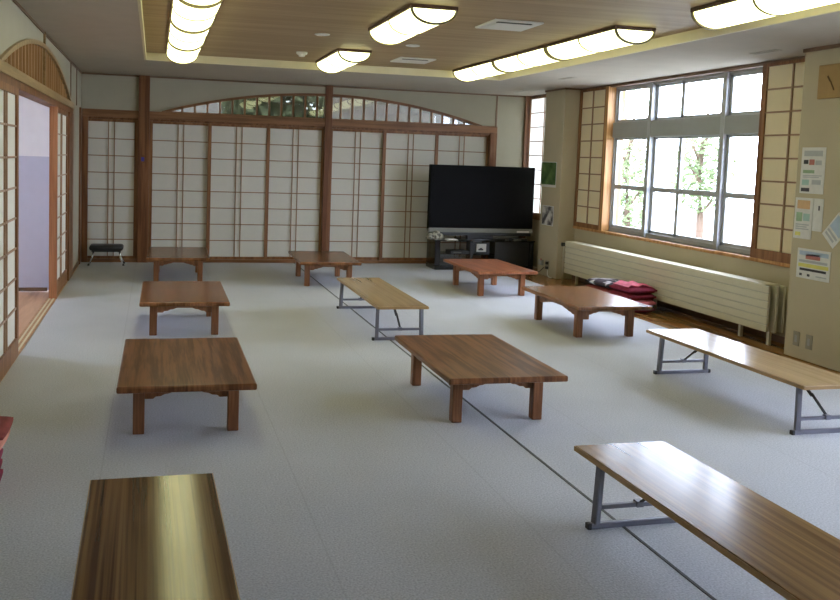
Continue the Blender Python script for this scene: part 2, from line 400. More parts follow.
tl = transom('arched_transom', 'deep slatted arched transom above the left sliding doors', ARL_C, ARL_H, ARL_TOP, BEAM1, XL, ('beam_side', 'slat', 'slat'), dict(slat_depth=.09))
tl.location = (XL, 0, 0); tl.rotation_euler = (0, 0, math.pi/2)

# corridor seen through the open door
struct('wall_corridor', MB().box((-3.3, 10.0, 0), (-1.02, 10.1, 1.455)), 'lavender')
struct('wall_corridor_upper', MB().box((-3.3, 10.0, 1.455), (-1.02, 10.1, 2.7)), 'white_paint')
w = MB().box((-3.4, 3.0, 0), (-3.3, 10.1, .8)).box((-3.4, 3.0, 2.2), (-3.3, 10.1, 2.7)).box((-3.4, 3.0, .8), (-3.3, 7.7, 2.2)).box((-3.4, 8.5, .8), (-3.3, 10.1, 2.2)).box((-3.3, 2.9, 0), (-1.12, 3.0, 2.7))
struct('wall_corridor_side', w, 'white_paint')
struct('ceiling_corridor', MB().box((-3.4, 2.9, 2.5), (-1.02, 10.1, 2.7)), 'white_paint')
struct('window_3', MB().box((-3.36, 7.7, .8), (-3.35, 8.5, 2.2)), 'glass')
struct('baseboard_corridor', MB().box((-3.3, 9.985, -.01), (-1.12, 10.0, .03)), 'trim_dark')

# ------------------------------------------------------------------ right wall, pillars, windows
WZ0, WZ1 = .735, 2.56
openings = [(0.8, 4.5), (7.2, 10.09), (11.42, 12.46)]
w = MB(); prev = YF
for a, b in openings:
    w.box((XR, prev, 0), (XR+.22, a, HC+.02)); w.box((XR, a, 0), (XR+.22, b, WZ0)); w.box((XR, a, WZ1), (XR+.22, b, HC+.02)); prev = b
w.box((XR, prev, 0), (XR+.22, YB+.1, HC+.02))
struct('wall_right', w, 'plaster')
struct('pillar_back', MB().box((PIL, 10.85, 0), (XR, 11.44, HC+.01), .006), 'plaster')
struct('pillar_front', MB().box((PILF, 4.75, 0), (XR, 6.31, HC+.01), .006), 'plaster')
t = MB(); t.box((PIL-.012, 10.84, HC-.022), (PIL+.01, 11.45, HC)); t.box((PIL-.012, 10.838, HC-.022), (XR, 10.86, HC)); t.box((PILF-.012, 4.74, HC-.03), (PILF+.01, 6.32, HC)); t.box((PILF-.012, 6.30, HC-.022), (XR, 6.322, HC)); t.box((XR-.012, 6.38, HC-.022), (XR+.01, 10.85, HC)); t.box((XR-.012, 11.44, HC-.022), (XR+.01, YB, HC))
struct('trim_25', t, 'trim_dark')
t = MB(); t.box((XR-.012, 6.38, 0), (XR+.01, 10.85, .06))
struct('baseboard_right', t, 'trim_dark')
# window sill and jambs in wood
struct('trim_26', MB().box((XR-.035, 6.4, WZ0-.035), (XR+.20, 10.85, WZ0), .004), 'frame_gold')
struct('trim_27', MB().box((XR-.04, 10.06, WZ0), (XR+.2, 10.13, WZ1), .003), 'frame_gold')
struct('trim_28', MB().box((XR-.03, 7.165, WZ0), (XR+.2, 7.205, WZ1), .003), 'frame')
struct('trim_29', MB().box((XR-.02, 7.2, WZ1-.012), (XR+.2, 10.14, WZ1+.012)), 'trim_dark')

def big_window(name, y0, y1):
    """aluminium window: three bays with upper lights, deep transom panel, two posts"""
    r = bpy.data.objects.new(name, None); COL.objects.link(r); r['kind'] = 'structure'
    L = y1-y0; X = XR+.065
    pa, pb = y1-.297*L, y0+.228*L         # posts, far one first
    tz0, tz1 = 1.915, 2.105
    f = MB()
    f.box((X, y0, WZ0), (X+.07, y1, WZ0+.05)); f.box((X, y0, WZ1-.04), (X+.07, y1, WZ1)); f.box((X, y0, WZ0), (X+.07, y0+.04, WZ1)); f.box((X, y1-.045, WZ0), (X+.07, y1, WZ1))
    f.build('window_frame', 'alu', r)
    MB().box((X-.02, y0, tz0), (X+.08, y1, tz1), .004).build('transom_panel', 'alu_dark', r)
    for p in (pa, pb): MB().box((X-.025, p-.035, WZ0), (X+.08, p+.035, WZ1), .004).build('post', 'alu', r)
    mid = pb+.575*(pa-pb)
    spans = [(y0+.04, pb-.04), (pb+.04, mid), (mid, pa-.04), (pa+.04, y1-.045)]
    for k, (a, b) in enumerate(spans):
        s = MB(); o = .018 if k == 2 else 0.0
        for z0, z1 in ((WZ0+.05, tz0), (tz1, WZ1-.04)):
            s.box((X+.015+o, a, z0), (X+.045+o, a+.042, z1)); s.box((X+.015+o, b-.042, z0), (X+.045+o, b, z1))
            s.box((X+.015+o, a, z0), (X+.045+o, b, z0+.035)); s.box((X+.015+o, a, z1-.025), (X+.045+o, b, z1))
        s.box((X+.012+o, a, 1.275), (X+.046+o, b, 1.33))
        so = s.build('sash', 'alu', r)
        g = MB(); g.box((X+.028+o, a+.01, WZ0+.05), (X+.032+o, b-.01, tz0)); g.box((X+.028+o, a+.01, tz1), (X+.032+o, b-.01, WZ1-.04))
        g.build('glass_pane', 'glass', so)
    return r
big_window('window_1', 7.2, 10.08)
big_window('window_2', 0.8, 4.5)
struct('window_4', MB().box((XR+.10, 11.42, .8), (XR+.106, 12.46, WZ1)), 'glass')

# wall behind the photographer
struct('wall_front', MB().box((XL-.1, YF-.1, 0), (XR+.2, YF, 2.8)), 'plaster_back')

# ------------------------------------------------------------------ room behind the back wall, seen through the transom
BR = MB().box((XL-.1, 15.2, 0), (1.1, 15.3, 2.95)).box((3.0, 15.2, 0), (5.8, 15.3, 2.95)).box((1.1, 15.2, 0), (3.0, 15.3, .5)).box((XL-.2, YB+.1, 0), (XL-.1, 15.3, .5)).box((5.7, YB+.1, 0), (5.8, 15.3, 1.2))
struct('wall_veranda', BR, 'white_paint')
struct('floor_veranda', MB().box((XL-.1, YB+.1, -.1), (5.8, 15.3, 0)), 'corridor_floor')
struct('ceiling_veranda', MB().box((XL-.2, YB+.1, 2.95), (5.8, 15.3, 3.0)), 'soffit')
struct('window_5', MB().box((1.1, 15.24, .5), (3.0, 15.25, 2.95)), 'glass')

# ------------------------------------------------------------------ outdoors
struct('ground', MB().box((5.9, -15, -.7), (40, 40, -.6)), 'ground')
def leaf_cloud(center, rad, n, size, seed):
    rnd = random.Random(seed); m = MB(); bm = m.bm
    for _ in range(n):
        while True:
            p = Vector((rnd.uniform(-1, 1), rnd.uniform(-1, 1), rnd.uniform(-1, 1)))
            if p.length < 1 and p.length > .25: break
        p = Vector(center) + Vector((p.x*rad[0], p.y*rad[1], p.z*rad[2]))
        a = Vector((rnd.gauss(0, 1), rnd.gauss(0, 1), rnd.gauss(0, 1))).normalized(); b = a.orthogonal().normalized()
        sz = size*rnd.uniform(.6, 1.3)
        vs = [bm.verts.new(p + a*sz), bm.verts.new(p + b*sz*.45), bm.verts.new(p - a*sz), bm.verts.new(p - b*sz*.45)]
        bm.faces.new(vs)
    return m
def tree(x, y, h, rad, n, label, leaf='leaf', size=.10, seed=1, cz=None):
    r = thing('garden_tree', label, 'tree', (x, y, -.6), group=None)
    rnd = random.Random(seed)
    MB().tube([(0, 0, 0), (.03, .02, h*.35), (-.02, .05, h*.7), (.05, 0, h)], [.10, .08, .055, .02], 8).build('trunk', 'bark', r, True)
    b = MB()
    for k in range(6):
        a = k*1.1; z = h*(.4+.09*k); L = rad[0]*.7
        b.tube([(0, .03, z), (math.cos(a)*L*.5, math.sin(a)*L*.5, z+.25), (math.cos(a)*L, math.sin(a)*L, z+.6)], [.04, .025, .01], 6)
    b.build('branches', 'bark', r, True)
    leaf_cloud((0, 0, cz or h*.72), rad, n, size, seed).build('foliage', leaf, r)
    return r
tree(9.5, 13.75, 3.3, (.55, .62, .80), 1100, 'slender green tree with a visible trunk outside the middle window pane', 'leaf', .075, 3, 2.15)
tree(9.5, 16.25, 3.2, (.55, .70, 1.15), 1100, 'bushy green tree outside the far left window pane', 'leaf', .08, 5, 1.75)
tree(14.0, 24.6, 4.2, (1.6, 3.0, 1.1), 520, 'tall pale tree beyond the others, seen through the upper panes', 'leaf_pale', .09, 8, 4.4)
hb = thing('garden_hedge', 'dense green hedge seen through the transom above the back screens', 'hedge', (2.7, 17.0, -.6))
leaf_cloud((0, 0, 2.0), (2.6, .9, 2.4), 5500, .16, 11).build('foliage', 'leaf_dark', hb)
hs = MB()
for k in range(5): hs.tube([(-1.8+.9*k, 0, 0), (-1.8+.9*k, .1, 1.6)], [.06, .04], 6)
hs.build('stems', 'bark', hb)

# ------------------------------------------------------------------ shoji screens
def shoji(name, label, cat, w, h, loc, rotz, stiles=(.05, .05), top=.045, bot=.07, verts=None, rows=8, mats=('frame', 'lattice', 'paper'), group=None, bar=.013, depth=.03):
    r = thing(name, label, cat, loc, rotz, group)
    f = MB()
    f.box((0, 0, 0), (stiles[0], depth, h), .002); f.box((w-stiles[1], 0, 0), (w, depth, h), .002)
    f.box((stiles[0], 0, h-top), (w-stiles[1], depth, h)); f.box((stiles[0], 0, 0), (w-stiles[1], depth, bot))
    f.build('frame', mats[0], r)
    a, b = stiles[0], w-stiles[1]; l = MB()
    for v in (verts if verts is not None else ((a+b)/2-.039, (a+b)/2+.039)): l.box((v-bar/2, .004, bot), (v+bar/2, .018, h-top))
    for k in range(1, rows):
        z = bot + (h-top-bot)*k/rows; l.box((a, .006, z-bar/2), (b, .0165, z+bar/2))
    l.build('lattice', mats[1], r)
    MB().box((a, .0175, bot), (b, .0195, h-top)).build('paper', mats[2], r)
    return r
G1 = 'sliding screens of the back wall'
PH = BEAM0-.025-.045
def back_panel(x0, x1, y, label, st=(.05, .05)): return shoji('shoji_screen', label, 'sliding screen', x1-x0, PH, (x0, y, .045), 0, st, .035, .04, group=G1)
back_panel(-.885, -.225, YB+.01, 'narrow shoji screen in the left corner behind the black stool', (.0, .05))
back_panel(-.075, .785, YB+.035, 'shoji screen right of the thick post with the blue sticker', (.045, .05))
back_panel(.725, 1.60, YB-.002, 'middle shoji screen between the thick left post and the slimmer centre post')
back_panel(1.55, 2.385, YB+.035, 'shoji screen just left of the slim centre post of the back wall', (.05, .03))
back_panel(2.49, 3.33, YB+.035, 'shoji screen just right of the slim centre post of the back wall', (.03, .05))
back_panel(3.27, 4.13, YB-.002, 'shoji screen whose right edge meets the left side of the television')
back_panel(4.07, 4.94, YB+.035, 'shoji screen mostly hidden behind the television', (.05, .03))
LP = BEAM0-.025-.006
def left_panel(y0, y1, x, label, **k): return shoji('shoji_door', label, 'sliding door', y1-y0, LP, (x, y0, .006), math.pi/2, (.06, .06), .05, .14, rows=8, depth=.032, bar=.014, group='sliding doors of the left wall', **k)
left_panel(5.80, 6.82, XL+.015, 'sliding shoji door at the near side of the open doorway, its edge bordering the corridor view')
left_panel(4.80, 5.86, XL-.03, 'sliding shoji door at the left picture edge, mostly outside the view')
left_panel(9.45, 10.72, XL, 'sliding shoji door at the far side of the open doorway, next to the orange post')
GR = 'shoji screens on the window wall'
def right_panel(y1, w, label, mats, verts, z0=WZ0, h=WZ1-WZ0, st=(.05, .05), x=XR-.034, bot=.06): return shoji('shoji_screen', label, 'sliding screen', w, h, (x, y1, z0), -math.pi/2, st, .03, bot, verts=verts, rows=8, mats=mats, group=GR, bar=.016)
CR = ('frame', 'lattice', 'paper_cream')
right_panel(10.84, .71, 'cream shoji screen at the far side of the window, beside the back pillar', CR, (.36,), st=(.055, .03))
right_panel(7.165, .765, 'cream shoji screen at the near side of the window, beside the pillar with notices', CR, (.37,), st=(.035, .05), bot=.09)
right_panel(12.45, 1.0, 'backlit white shoji screen in the corner behind the television', ('frame', 'lattice', 'paper_lit'), (.5,), WZ0-.01, WZ1-WZ0+.01, (.02, .05), XR-.034, .10)

# ------------------------------------------------------------------ ceiling lights
def make_light(loc, label, L=1.28):
    r = thing('ceiling_light', label, 'ceiling light', loc, 0, 'half round ceiling lights')
    hw, dp, n = .165, .102, 16
    MB().box((-.18, -L/2, -.028), (.18, L/2, 0), .004).build('light_base', 'lamp_wood', r)
    prof = lambda s, e=0: [((hw+e)*math.cos(a)*s, -.026-(dp+e)*math.sin(a)) for a in [math.pi*i/n for i in range(n+1)]]
    MB().prism(prof(1), 1, -L/2+.012, L/2-.012).build('diffuser', 'diffuser', r)
    def hoop(y0, y1, e, name, mat):
        m = MB(); o = prof(1, e); i = prof(1, -.004)
        for k in range(n):
            m.prism([o[k], o[k+1], i[k+1], i[k]], 1, y0, y1)
        bmesh.ops.remove_doubles(m.bm, verts=m.bm.verts[:], dist=1e-5)
        return m.build(name, mat, r)
    hoop(-L/2, -L/2+.022, .010, 'end_rib', 'lamp_rib'); hoop(L/2-.022, L/2, .010, 'end_rib', 'lamp_rib')
    hoop(-.008, .008, .005, 'middle_band', 'lamp_rib')
    return r
first = make_light((.28, 9.37, HT), 'half round ceiling light at the far end of the left row')
for x, y, lab in [(.28, 8.05, 'second half round ceiling light from the far end of the left row'),
                  (.28, 6.73, 'third half round ceiling light from the far end of the left row'),
                  (.28, 5.41, 'half round ceiling light nearest in the left row, cut by the top edge'),
                  (1.975, 9.47, 'smaller-looking lone ceiling light at the far middle of the boarded ceiling'),
                  (1.93, 6.70, 'lone ceiling light in the middle, nearer than the other lone one'),
                  (3.68, 9.55, 'half round ceiling light at the far end of the right row of three'),
                  (3.68, 8.25, 'middle half round ceiling light of the right row of three'),
                  (3.68, 6.95, 'half round ceiling light at the near end of the right row of three'),
                  (3.76, 4.80, 'ceiling light at the top right corner, cut by the top edge')]:
    dup(first, (x, y, HT), 0, lab)

# ceiling fittings
def vent(loc, label):
    r = thing('ceiling_vent', label, 'ceiling vent', loc, 0, 'square air vents of the boarded ceiling')
    MB().box((-.205, -.22, -.016), (.205, .22, 0), .006).build('frame', 'white_plastic', r)
    MB().box((-.15, -.15, -.022), (.15, .15, -.016), .003).build('grille', 'white_plastic', r)
    sl = MB(); sl.box((-.17, -.19, -.021), (.12, -.155, -.017)); sl.build('slot', 'dark_slot', r)
    return r
v = vent((2.74, 6.64, HT), 'white square ceiling vent between the middle light and the right row')
dup(v, (2.77, 9.42, HT), 0, 'white square ceiling vent near the back edge of the boarded ceiling')
def lathe(m, prof, n=20, c=(0, 0, 0)):
    rings = [[m.bm.verts.new((c[0]+r*math.cos(2*math.pi*k/n), c[1]+r*math.sin(2*math.pi*k/n), c[2]+z)) for k in range(n)] for r, z in prof]
    for a, b in zip(rings, rings[1:]):
        for k in range(n): m.bm.faces.new((a[k], a[(k+1) % n], b[(k+1) % n], b[k]))
    m.bm.faces.new(rings[0]); m.bm.faces.new(rings[-1]); return m
sd = thing('smoke_detector', 'small white round smoke detector on the boarded ceiling near the far middle light', 'smoke detector', (1.51, 9.34, HT))
lathe(MB(), [(.06, 0), (.06, -.02), (.045, -.03)]).build('base', 'white_plastic', sd, True); lathe(MB(), [(.035, -.028), (.035, -.045), (.02, -.052)]).build('sensor', 'white_plastic', sd, True)
for x, y, lab in [(1.46, 7.9, 'round flat ceiling plate left of the middle light'), (2.42, 8.25, 'round flat ceiling plate right of the middle light')]:
    tag(lathe(MB(), [(.07, 0), (.07, -.006), (.055, -.010), (.05, -.004)]).build('ceiling_plate', 'white_plastic'), lab, 'ceiling plate', 'round plates on the boarded ceiling').location = (x, y, HT)
def slot(loc, label):
    r = thing('slot_vent', label, 'ceiling vent', loc, 0, 'slot vents in the plain ceiling border')
    MB().box((-.04, -.16, -.006), (.04, .16, 0), .002).build('frame', 'soffit', r); MB().box((-.02, -.14, -.0075), (.02, .14, -.005)).build('slot', 'grey_metal_plate', r); return r
s1 = slot((4.75, 9.62, HC), 'thin slot vent in the ceiling border near the back pillar')
dup(s1, (5.10, 6.6, HC), 0, 'thin slot vent in the ceiling border above the nearer cream screen')
dup(s1, (5.05, 11.7, HC), 0, 'thin slot vent in the ceiling border at the far right corner')

# ------------------------------------------------------------------ low tables
TH = .31
def bracket(m, a, b, axis, off, up_):
    """scalloped apron between legs from a to b along axis (0 = x, 1 = y) at the other coordinate off"""
    L = b-a; z1 = up_; s = .26; z2 = z1
    poly = [(a, z1), (b, z1), (b, z1-.082), (b-L*.10, z1-.082), (b-L*.13, z1-.070), (b-L*.19, z1-.068), (b-L*.24, z1-.057), (b-L*.29, z1-.054), (b-L*.36, z1-.042),
            (a+L*.36, z1-.042), (a+L*.29, z1-.054), (a+L*.24, z1-.057), (a+L*.19, z1-.068), (a+L*.13, z1-.070), (a+L*.10, z1-.082), (a, z1-.082)]
    if axis == 0: m.prism(poly, 1, off-.011, off+.011)
    else: m.prism(poly, 0, off-.011, off+.011)
    return m
def make_table(loc, rotz, label, top_mat, leg_mat, W=.738, L=1.235):
    r = thing('low_table', label, 'table', loc, rotz, 'low wooden tables on the carpet')
    MB().box((-W/2, -L/2, TH-.036), (W/2, L/2, TH), .009).build('tabletop', top_mat, r)
    lx, ly, lw = W/2-.112, L/2-.195, .031
    for sx in (-1, 1):
        for sy in (-1, 1):
            MB().box((sx*lx-lw, sy*ly-lw, 0), (sx*lx+lw, sy*ly+lw, TH-.034), .005).build('leg', leg_mat, r)
    for sy in (-1, 1): bracket(MB(), -lx+lw, lx-lw, 0, sy*ly, TH-.035).build('apron', leg_mat, r)
    for sx in (-1, 1): bracket(MB(), -ly+lw, ly-lw, 1, sx*lx, TH-.035).build('apron', leg_mat, r)
    return r
make_table((.193, 5.28, 0), math.radians(-.3), 'dark brown low table on the left, nearest and largest of the left column', 'table_dark', 'leg_wood')
make_table((.268, 7.93, 0), math.radians(-.5), 'brown low table second back on the left, glossy top mirroring the screens', 'table_mid', 'leg_wood')
make_table((.30, 11.05, 0), math.radians(-1), 'brown low table farthest back on the left, before the thick post', 'table_mid', 'leg_wood')
make_table((2.07, 10.69, 0), math.radians(-2), 'brown low table at the back centre before the slim post', 'table_mid', 'leg_wood')
make_table((2.03, 5.255, 0), math.radians(-.5), 'dark brown low table in the centre standing over the floor seam', 'table_dark', 'leg_wood')
make_table((3.965, 9.90, 0), math.radians(.5), 'reddish low table in front of the television', 'table_red', 'leg_red')
make_table((4.01, 7.56, 0), math.radians(0), 'brown low table in front of the radiator and cushions', 'table_mid', 'leg_wood')

def make_bench(loc, rotz, label, L, top_mat, W=.445, H=.31, inset=.10, shift=0):
    """folding low table; origin at the middle of the top"""
    r = thing('folding_table', label, 'table', loc, rotz, 'long folding tables with grey steel legs')
    t = MB().box((-W/2, -L/2, H-.026), (W/2, L/2, H), .004).build('tabletop', top_mat, r)
    e = MB()
    e.box((-W/2-.003, -L/2-.003, H-.024), (-W/2+.002, L/2+.003, H-.003)); e.box((W/2-.002, -L/2-.003, H-.024), (W/2+.003, L/2+.003, H-.003))
    e.box((-W/2, -L/2-.003, H-.024), (W/2, -L/2+.002, H-.003)); e.box((-W/2, L/2-.002, H-.024), (W/2, L/2+.003, H-.003))
    e.build('edge_band', 'edge_band', t)
    for sy in (-1, 1):
        y = sy*(L/2-inset) + shift
        for sx in (-1, 1):
            MB().bar((sx*(W/2-.024), y, .02), (sx*(W/2-.028), y-sy*.012, H-.026), .03, .03, .003).build('leg', 'steel', r)
        fb = MB().bar((-W/2-.010, y, .014), (W/2+.004, y, .014), .024, .026, .003).build('foot_bar', 'steel', r)
        for sx in (-1, 1): MB().box((sx*(W/2+.008)-.010, y-.0145, 0), (sx*(W/2+.008)+.010, y+.0145, .027), .004).build('end_cap', 'black_rubber', fb)
        MB().bar((-W/2+.03, y, .095), (W/2-.03, y, .095), .02, .02, .002).build('crossbar', 'steel', r)
        b = MB(); b.bar((.0, y-sy*.24, H-.03), (.005, y-sy*.13, .19), .02, .008); b.bar((.008, y-sy*.14, .205), (.008, y, .10), .016, .007); b.build('brace', 'black_matte', r)
        MB().box((-.03, y-sy*.27, H-.036), (.03, y-sy*.20, H-.026)).build('hinge', 'steel', r); MB().box((-.012, y-.016, .085), (.02, y+.016, .112)).build('clamp', 'steel', r)
    return r
make_bench((2.075, 7.92, 0), math.radians(-.5), 'narrow folding table in the middle between the centre table and the back centre table', 1.76, 'bench_light')
make_bench((3.93, 5.10, 0), math.radians(.2), 'narrow folding table at the right edge near the pillar with notices', 1.68, 'bench_light', inset=.11, shift=-.05)
make_bench((2.065, 2.56, 0), math.radians(.5), 'long folding table in the right foreground with bright window reflections', 1.80, 'bench_mid', inset=.17)
make_bench((.020, 2.45, 0), math.radians(.7), 'dark striped long table in the left foreground, cut by the bottom edge', 1.80, 'bench_dark', W=.452)

# ------------------------------------------------------------------ television corner
TVY = 11.92
tv = thing('television', 'large black flat television on the black glass stand in the right back corner', 'television', (4.62, TVY, .40))
W2 = .80
MB().box((-W2, -.05, .16), (W2, .05, 1.10), .008).build('casing', 'screen', tv)
MB().box((-W2+.035, -.056, .235), (W2-.035, -.045, 1.065), .002).build('screen', 'screen', tv)
MB().box((-W2, -.062, .135), (W2, .03, .195), .006).build('speaker_bar', 'silver', tv)
MB().box((-W2+.02, -.05, .088), (W2-.02, .03, .135), .006).build('lower_trim', 'black_matte', tv)
MB().box((.55, -.066, .142), (.74, -.060, .165)).build('logo_plate', 'white_plastic', tv)
MB().box((-.20, -.02, .03), (.20, .05, .20), .006).build('neck', 'black_matte', tv)
MB().box((-.34, -.15, .028), (.34, .17, .05), .008).build('base_plate', 'black_gloss', tv)
st = thing('television_stand', 'open black glass shelf stand under the television', 'stand', (4.66, TVY+.06, 0))
MB().box((-.76, -.20, 0), (.76, .22, .06), .008).build('plinth', 'black_gloss', st)
MB().box((-.77, -.21, .41), (.77, .24, .428), .004).build('top_shelf', 'black_gloss', st)
MB().box((-.68, -.17, .215), (.16, .19, .227), .003).build('middle_shelf', 'black_gloss', st)
for x0, x1 in ((-.76, -.68), (.70, .76)): MB().box((x0, -.19, .06), (x1, .2, .41), .006).build('side_panel', 'black_gloss', st)
for x in (-.20, .18): MB().box((x-.022, -.18, .06), (x+.022, .0, .41), .004).build('support_post', 'black_matte', st)
MB().box((.20, -.16, .06), (.70, .18, .41), .003).build('cabinet', 'black_matte', st)
MB().box((-.68, -.18, .06), (-.225, -.176, .213), .001).build('glass_door', 'dark_glass', st)
d = thing('media_player', 'flat black player on the middle shelf of the television stand', 'media player', (4.29, 11.92, .2275))
MB().box((-.14, -.1, 0), (.14, .14, .042), .004).build('body', 'black_matte', d); MB().box((-.10, -.104, .014), (.02, -.098, .026)).build('disc_slot', 'silver', d)
cb = thing('game_box', 'flat dark box lying on the right end of the television stand', 'box', (5.20, 11.86, .428))
MB().box((-.12, -.06, 0), (.12, .06, .03), .004).build('body', 'black_matte', cb); MB().box((-.10, -.064, .008), (.02, -.058, .018)).build('front_strip', 'silver', cb)
pf = thing('bright_gap_panel', 'small white panel in a black surround, added as the bright gap under the television', 'panel', (4.62, 11.84, .228))  # added bright panel in place of the see-through gap in the stand
MB().box((-.13, 0, 0), (.13, .02, .165), .003).build('frame', 'black_matte', pf)
MB().box((-.075, -.003, .03), (.075, .001, .145)).build('picture', 'sheet_white', pf)  # white colour stands in for the lit screen behind the open shelf
MB().box((-.045, -.005, .05), (.03, -.002, .072)).box((-.025, -.005, .07), (.012, -.002, .086)).build('dark_shape', 'ink_dark', pf)
# plush bundle and papers on the left of the stand
pb = MB()
for cx, cz, r_ in ((-.07, .052, .06), (.0, .062, .07), (.065, .05, .058), (.02, .09, .05)):
    bmesh.ops.create_icosphere(pb.bm, subdivisions=3, radius=r_, matrix=Matrix.Translation((cx, 0, cz)) @ Matrix.Diagonal((1, .8, .85, 1)))
for vv in pb.bm.verts:
    vv.co += Vector((random.uniform(-1, 1), random.uniform(-1, 1), 0))*.006; vv.co.z = max(vv.co.z, 0)
tag(pb.build('cloth_bundle', 'blot_plush', None, True), 'speckled grey beige bundle on the left end of the television stand', 'bundle').location = (3.90, 11.80, .428)
pp = MB(); pp.box((-.085, -.06, 0), (.085, .06, .012), .002).box((-.075, -.05, .012), (.075, .05, .022), .002, Matrix.Rotation(.1, 3, 'Z'))
tag(pp.build('magazine_pile', 'sheet_white'), 'white papers lying between the bundle and the television base', 'papers').location = (4.13, 11.76, .428)
rc = thing('remote_control', 'black remote control on the right of the television base', 'remote control', (5.02, 11.72, .428), .5)
MB().box((-.09, -.022, 0), (.09, .022, .018), .005).build('body', 'black_matte', rc); MB().box((-.07, -.014, .017), (.05, .014, .020)).build('buttons', 'silver', rc)
rc.location = (5.10, 11.70, .428)

# wall socket, plugs and cable by the back pillar
so = thing('wall_socket', 'wall socket with plugs low on the back pillar beside the television', 'socket', (PIL, 11.12, .16))
MB().box((-.008, -.055, -.055), (0, .055, .06), .003).build('plate', 'grey_metal_plate', so)
for dy, dz in ((-.03, .03), (-.03, -.035)): MB().box((-.045, dy-.018, dz-.018), (-.008, dy+.018, dz+.018), .004).build('plug', 'black_matte', so)
bx = thing('router_box', 'small dark box on the pillar side with a red tab, beside the wall socket', 'box', (PIL, 11.30, .17))
MB().box((-.035, -.06, -.03), (0, .06, .04), .004).build('body', 'alu_dark', bx); MB().box((-.038, -.05, .035), (-.03, -.02, .065)).build('red_tab', 'ink_red', bx)  # tab is a small block in plain red ink
cbm = MB().tube([(5.30, 11.05, .10), (5.29, 11.03, .04), (5.285, 10.98, .012), (5.29, 10.9, .010)], .006, 6)
tag(cbm.build('power_cord', 'white_plastic', None, True), 'pale power cord running along the floor by the back pillar', 'cord')
cbm = MB().tube([(5.295, 11.16, .12), (5.265, 11.22, .06), (5.22, 11.32, .010), (5.28, 11.5, .010)], .006, 6)
tag(cbm.build('power_cord', 'black_rubber', None, True), 'dark power cord hanging from the pillar socket', 'cord')

# ------------------------------------------------------------------ stool in the left corner
sl = thing('stool', 'low black padded stool with chrome legs in the left back corner', 'stool', (-.615, 12.24, 0))
m = MB(); m.box((-.22, -.14, .20), (.22, .14, .275), .03); m.build('seat_pad', 'black_matte', sl, True)
MB().box((-.19, -.12, .185), (.19, .12, .205), .004).build('seat_frame', 'black_matte', sl)
for sx in (-1, 1):
    for sy in (-1, 1):
        lg = MB().tube([(sx*.165, sy*.09, .20), (sx*.185, sy*.105, .10), (sx*.225, sy*.125, .012)], .009, 8).build('leg', 'chrome', sl, True)
        MB().tube([(sx*.222, sy*.124, .022), (sx*.228, sy*.126, 0)], .014, 8).build('foot', 'black_rubber', lg, True)

# ------------------------------------------------------------------ floor cushions
def cushion(loc, rotz, label, mat, w=.5, d=.5, h=.075, group=None, seed=0, name='floor_cushion'):
    rnd = random.Random(seed); m = MB(); N = 12
    def P(i, j, s):
        u, v = -1+2*i/N, -1+2*j/N
        e = (1-abs(u)**4)*(1-abs(v)**4)
        k = 1-.05*(1-abs(u))*0 - .04*(u*u*v*v)
        return Vector((u*w/2*k, v*d/2*k, h/2 + s*h/2*(.35+.65*e**.5) if e > 0 else h/2 + s*h*.12))
    for s in (1, -1):
        g = [[m.bm.verts.new(P(i, j, s)) for j in range(N+1)] for i in range(N+1)]
        for i in range(N):
            for j in range(N): m.bm.faces.new((g[i][j], g[i+1][j], g[i+1][j+1], g[i][j+1]))
        if s == 1: top = g
        else: bot = g
    ring = [(i, 0) for i in range(N)] + [(N, j) for j in range(N)] + [(N-i, N) for i in range(N)] + [(0, N-j) for j in range(N)]
    for a, b in zip(ring, ring[1:]+ring[:1]):
        m.bm.faces.new((top[a[0]][a[1]], top[b[0]][b[1]], bot[b[0]][b[1]], bot[a[0]][a[1]]))
    o = m.build(name, mat, None, True); o.location = loc; o.rotation_euler = (0, 0, rotz)
    return tag(o, label, 'cushion', group)
GA, GB, GC = 'cushions in the maroon stack by the radiator', 'cushions in the dark patterned stack by the radiator', 'cushions in the red stack at the left edge'
ORD = ['lowest', 'second from the bottom', 'third from the bottom', 'topmost']
for k, (mt, nm) in enumerate([('maroon', 'maroon'), ('pink', 'rosy'), ('maroon', 'maroon'), ('red_cloth', 'crimson')]):
    cushion((5.055+.006*(k % 2), 8.43, .001+.068*k), .03*(k-1), f'{nm} floor cushion, {ORD[k]} in the nearer stack by the radiator', mt, .36, .40, .078, GA, k)
for k, (mt, nm) in enumerate([('brown_cloth', 'russet'), ('blot_grey', 'dark flowered'), ('brown_cloth', 'russet'), ('blot_grey', 'black and white flowered')]):
    cushion((5.07, 8.93, .001+.064*k), .04*(k-2), f'{nm} floor cushion, {ORD[k]} in the farther stack by the radiator', mt, .38, .50, .07, GB, k+9)
m = MB(); N = 10
gr = [[m.bm.verts.new((-.15+.30*i/N, -.17+.34*j/N, .018+.012*math.sin(i*1.3)*math.cos(j*.9)-.02*((i-5)/5)**4)) for j in range(N+1)] for i in range(N+1)]
for i in range(N):
    for j in range(N): m.bm.faces.new((gr[i][j], gr[i+1][j], gr[i+1][j+1], gr[i][j+1]))
ext = bmesh.ops.solidify(m.bm, geom=m.bm.faces[:], thickness=.015)
pc = tag(m.build('folded_cloth', 'pink', None, True), 'pink cloth spread on top of the maroon cushion stack', 'cloth'); pc.location = (5.055, 8.43, .282)
for k in range(4):
    cushion((-.815, 4.13, .001+.05*k), 0, f'crimson floor cushion, {ORD[k] if k < 3 else "fourth from the bottom"} in the stack at the left picture edge', 'red_cloth', .30-.006*(k%2), .30, .062, GC, k+20)
cushion((-.80, 4.14, .203), 0, 'peach floor cushion just under the top one in the stack at the left picture edge', 'peach', .33, .30, .045, GC, 30)
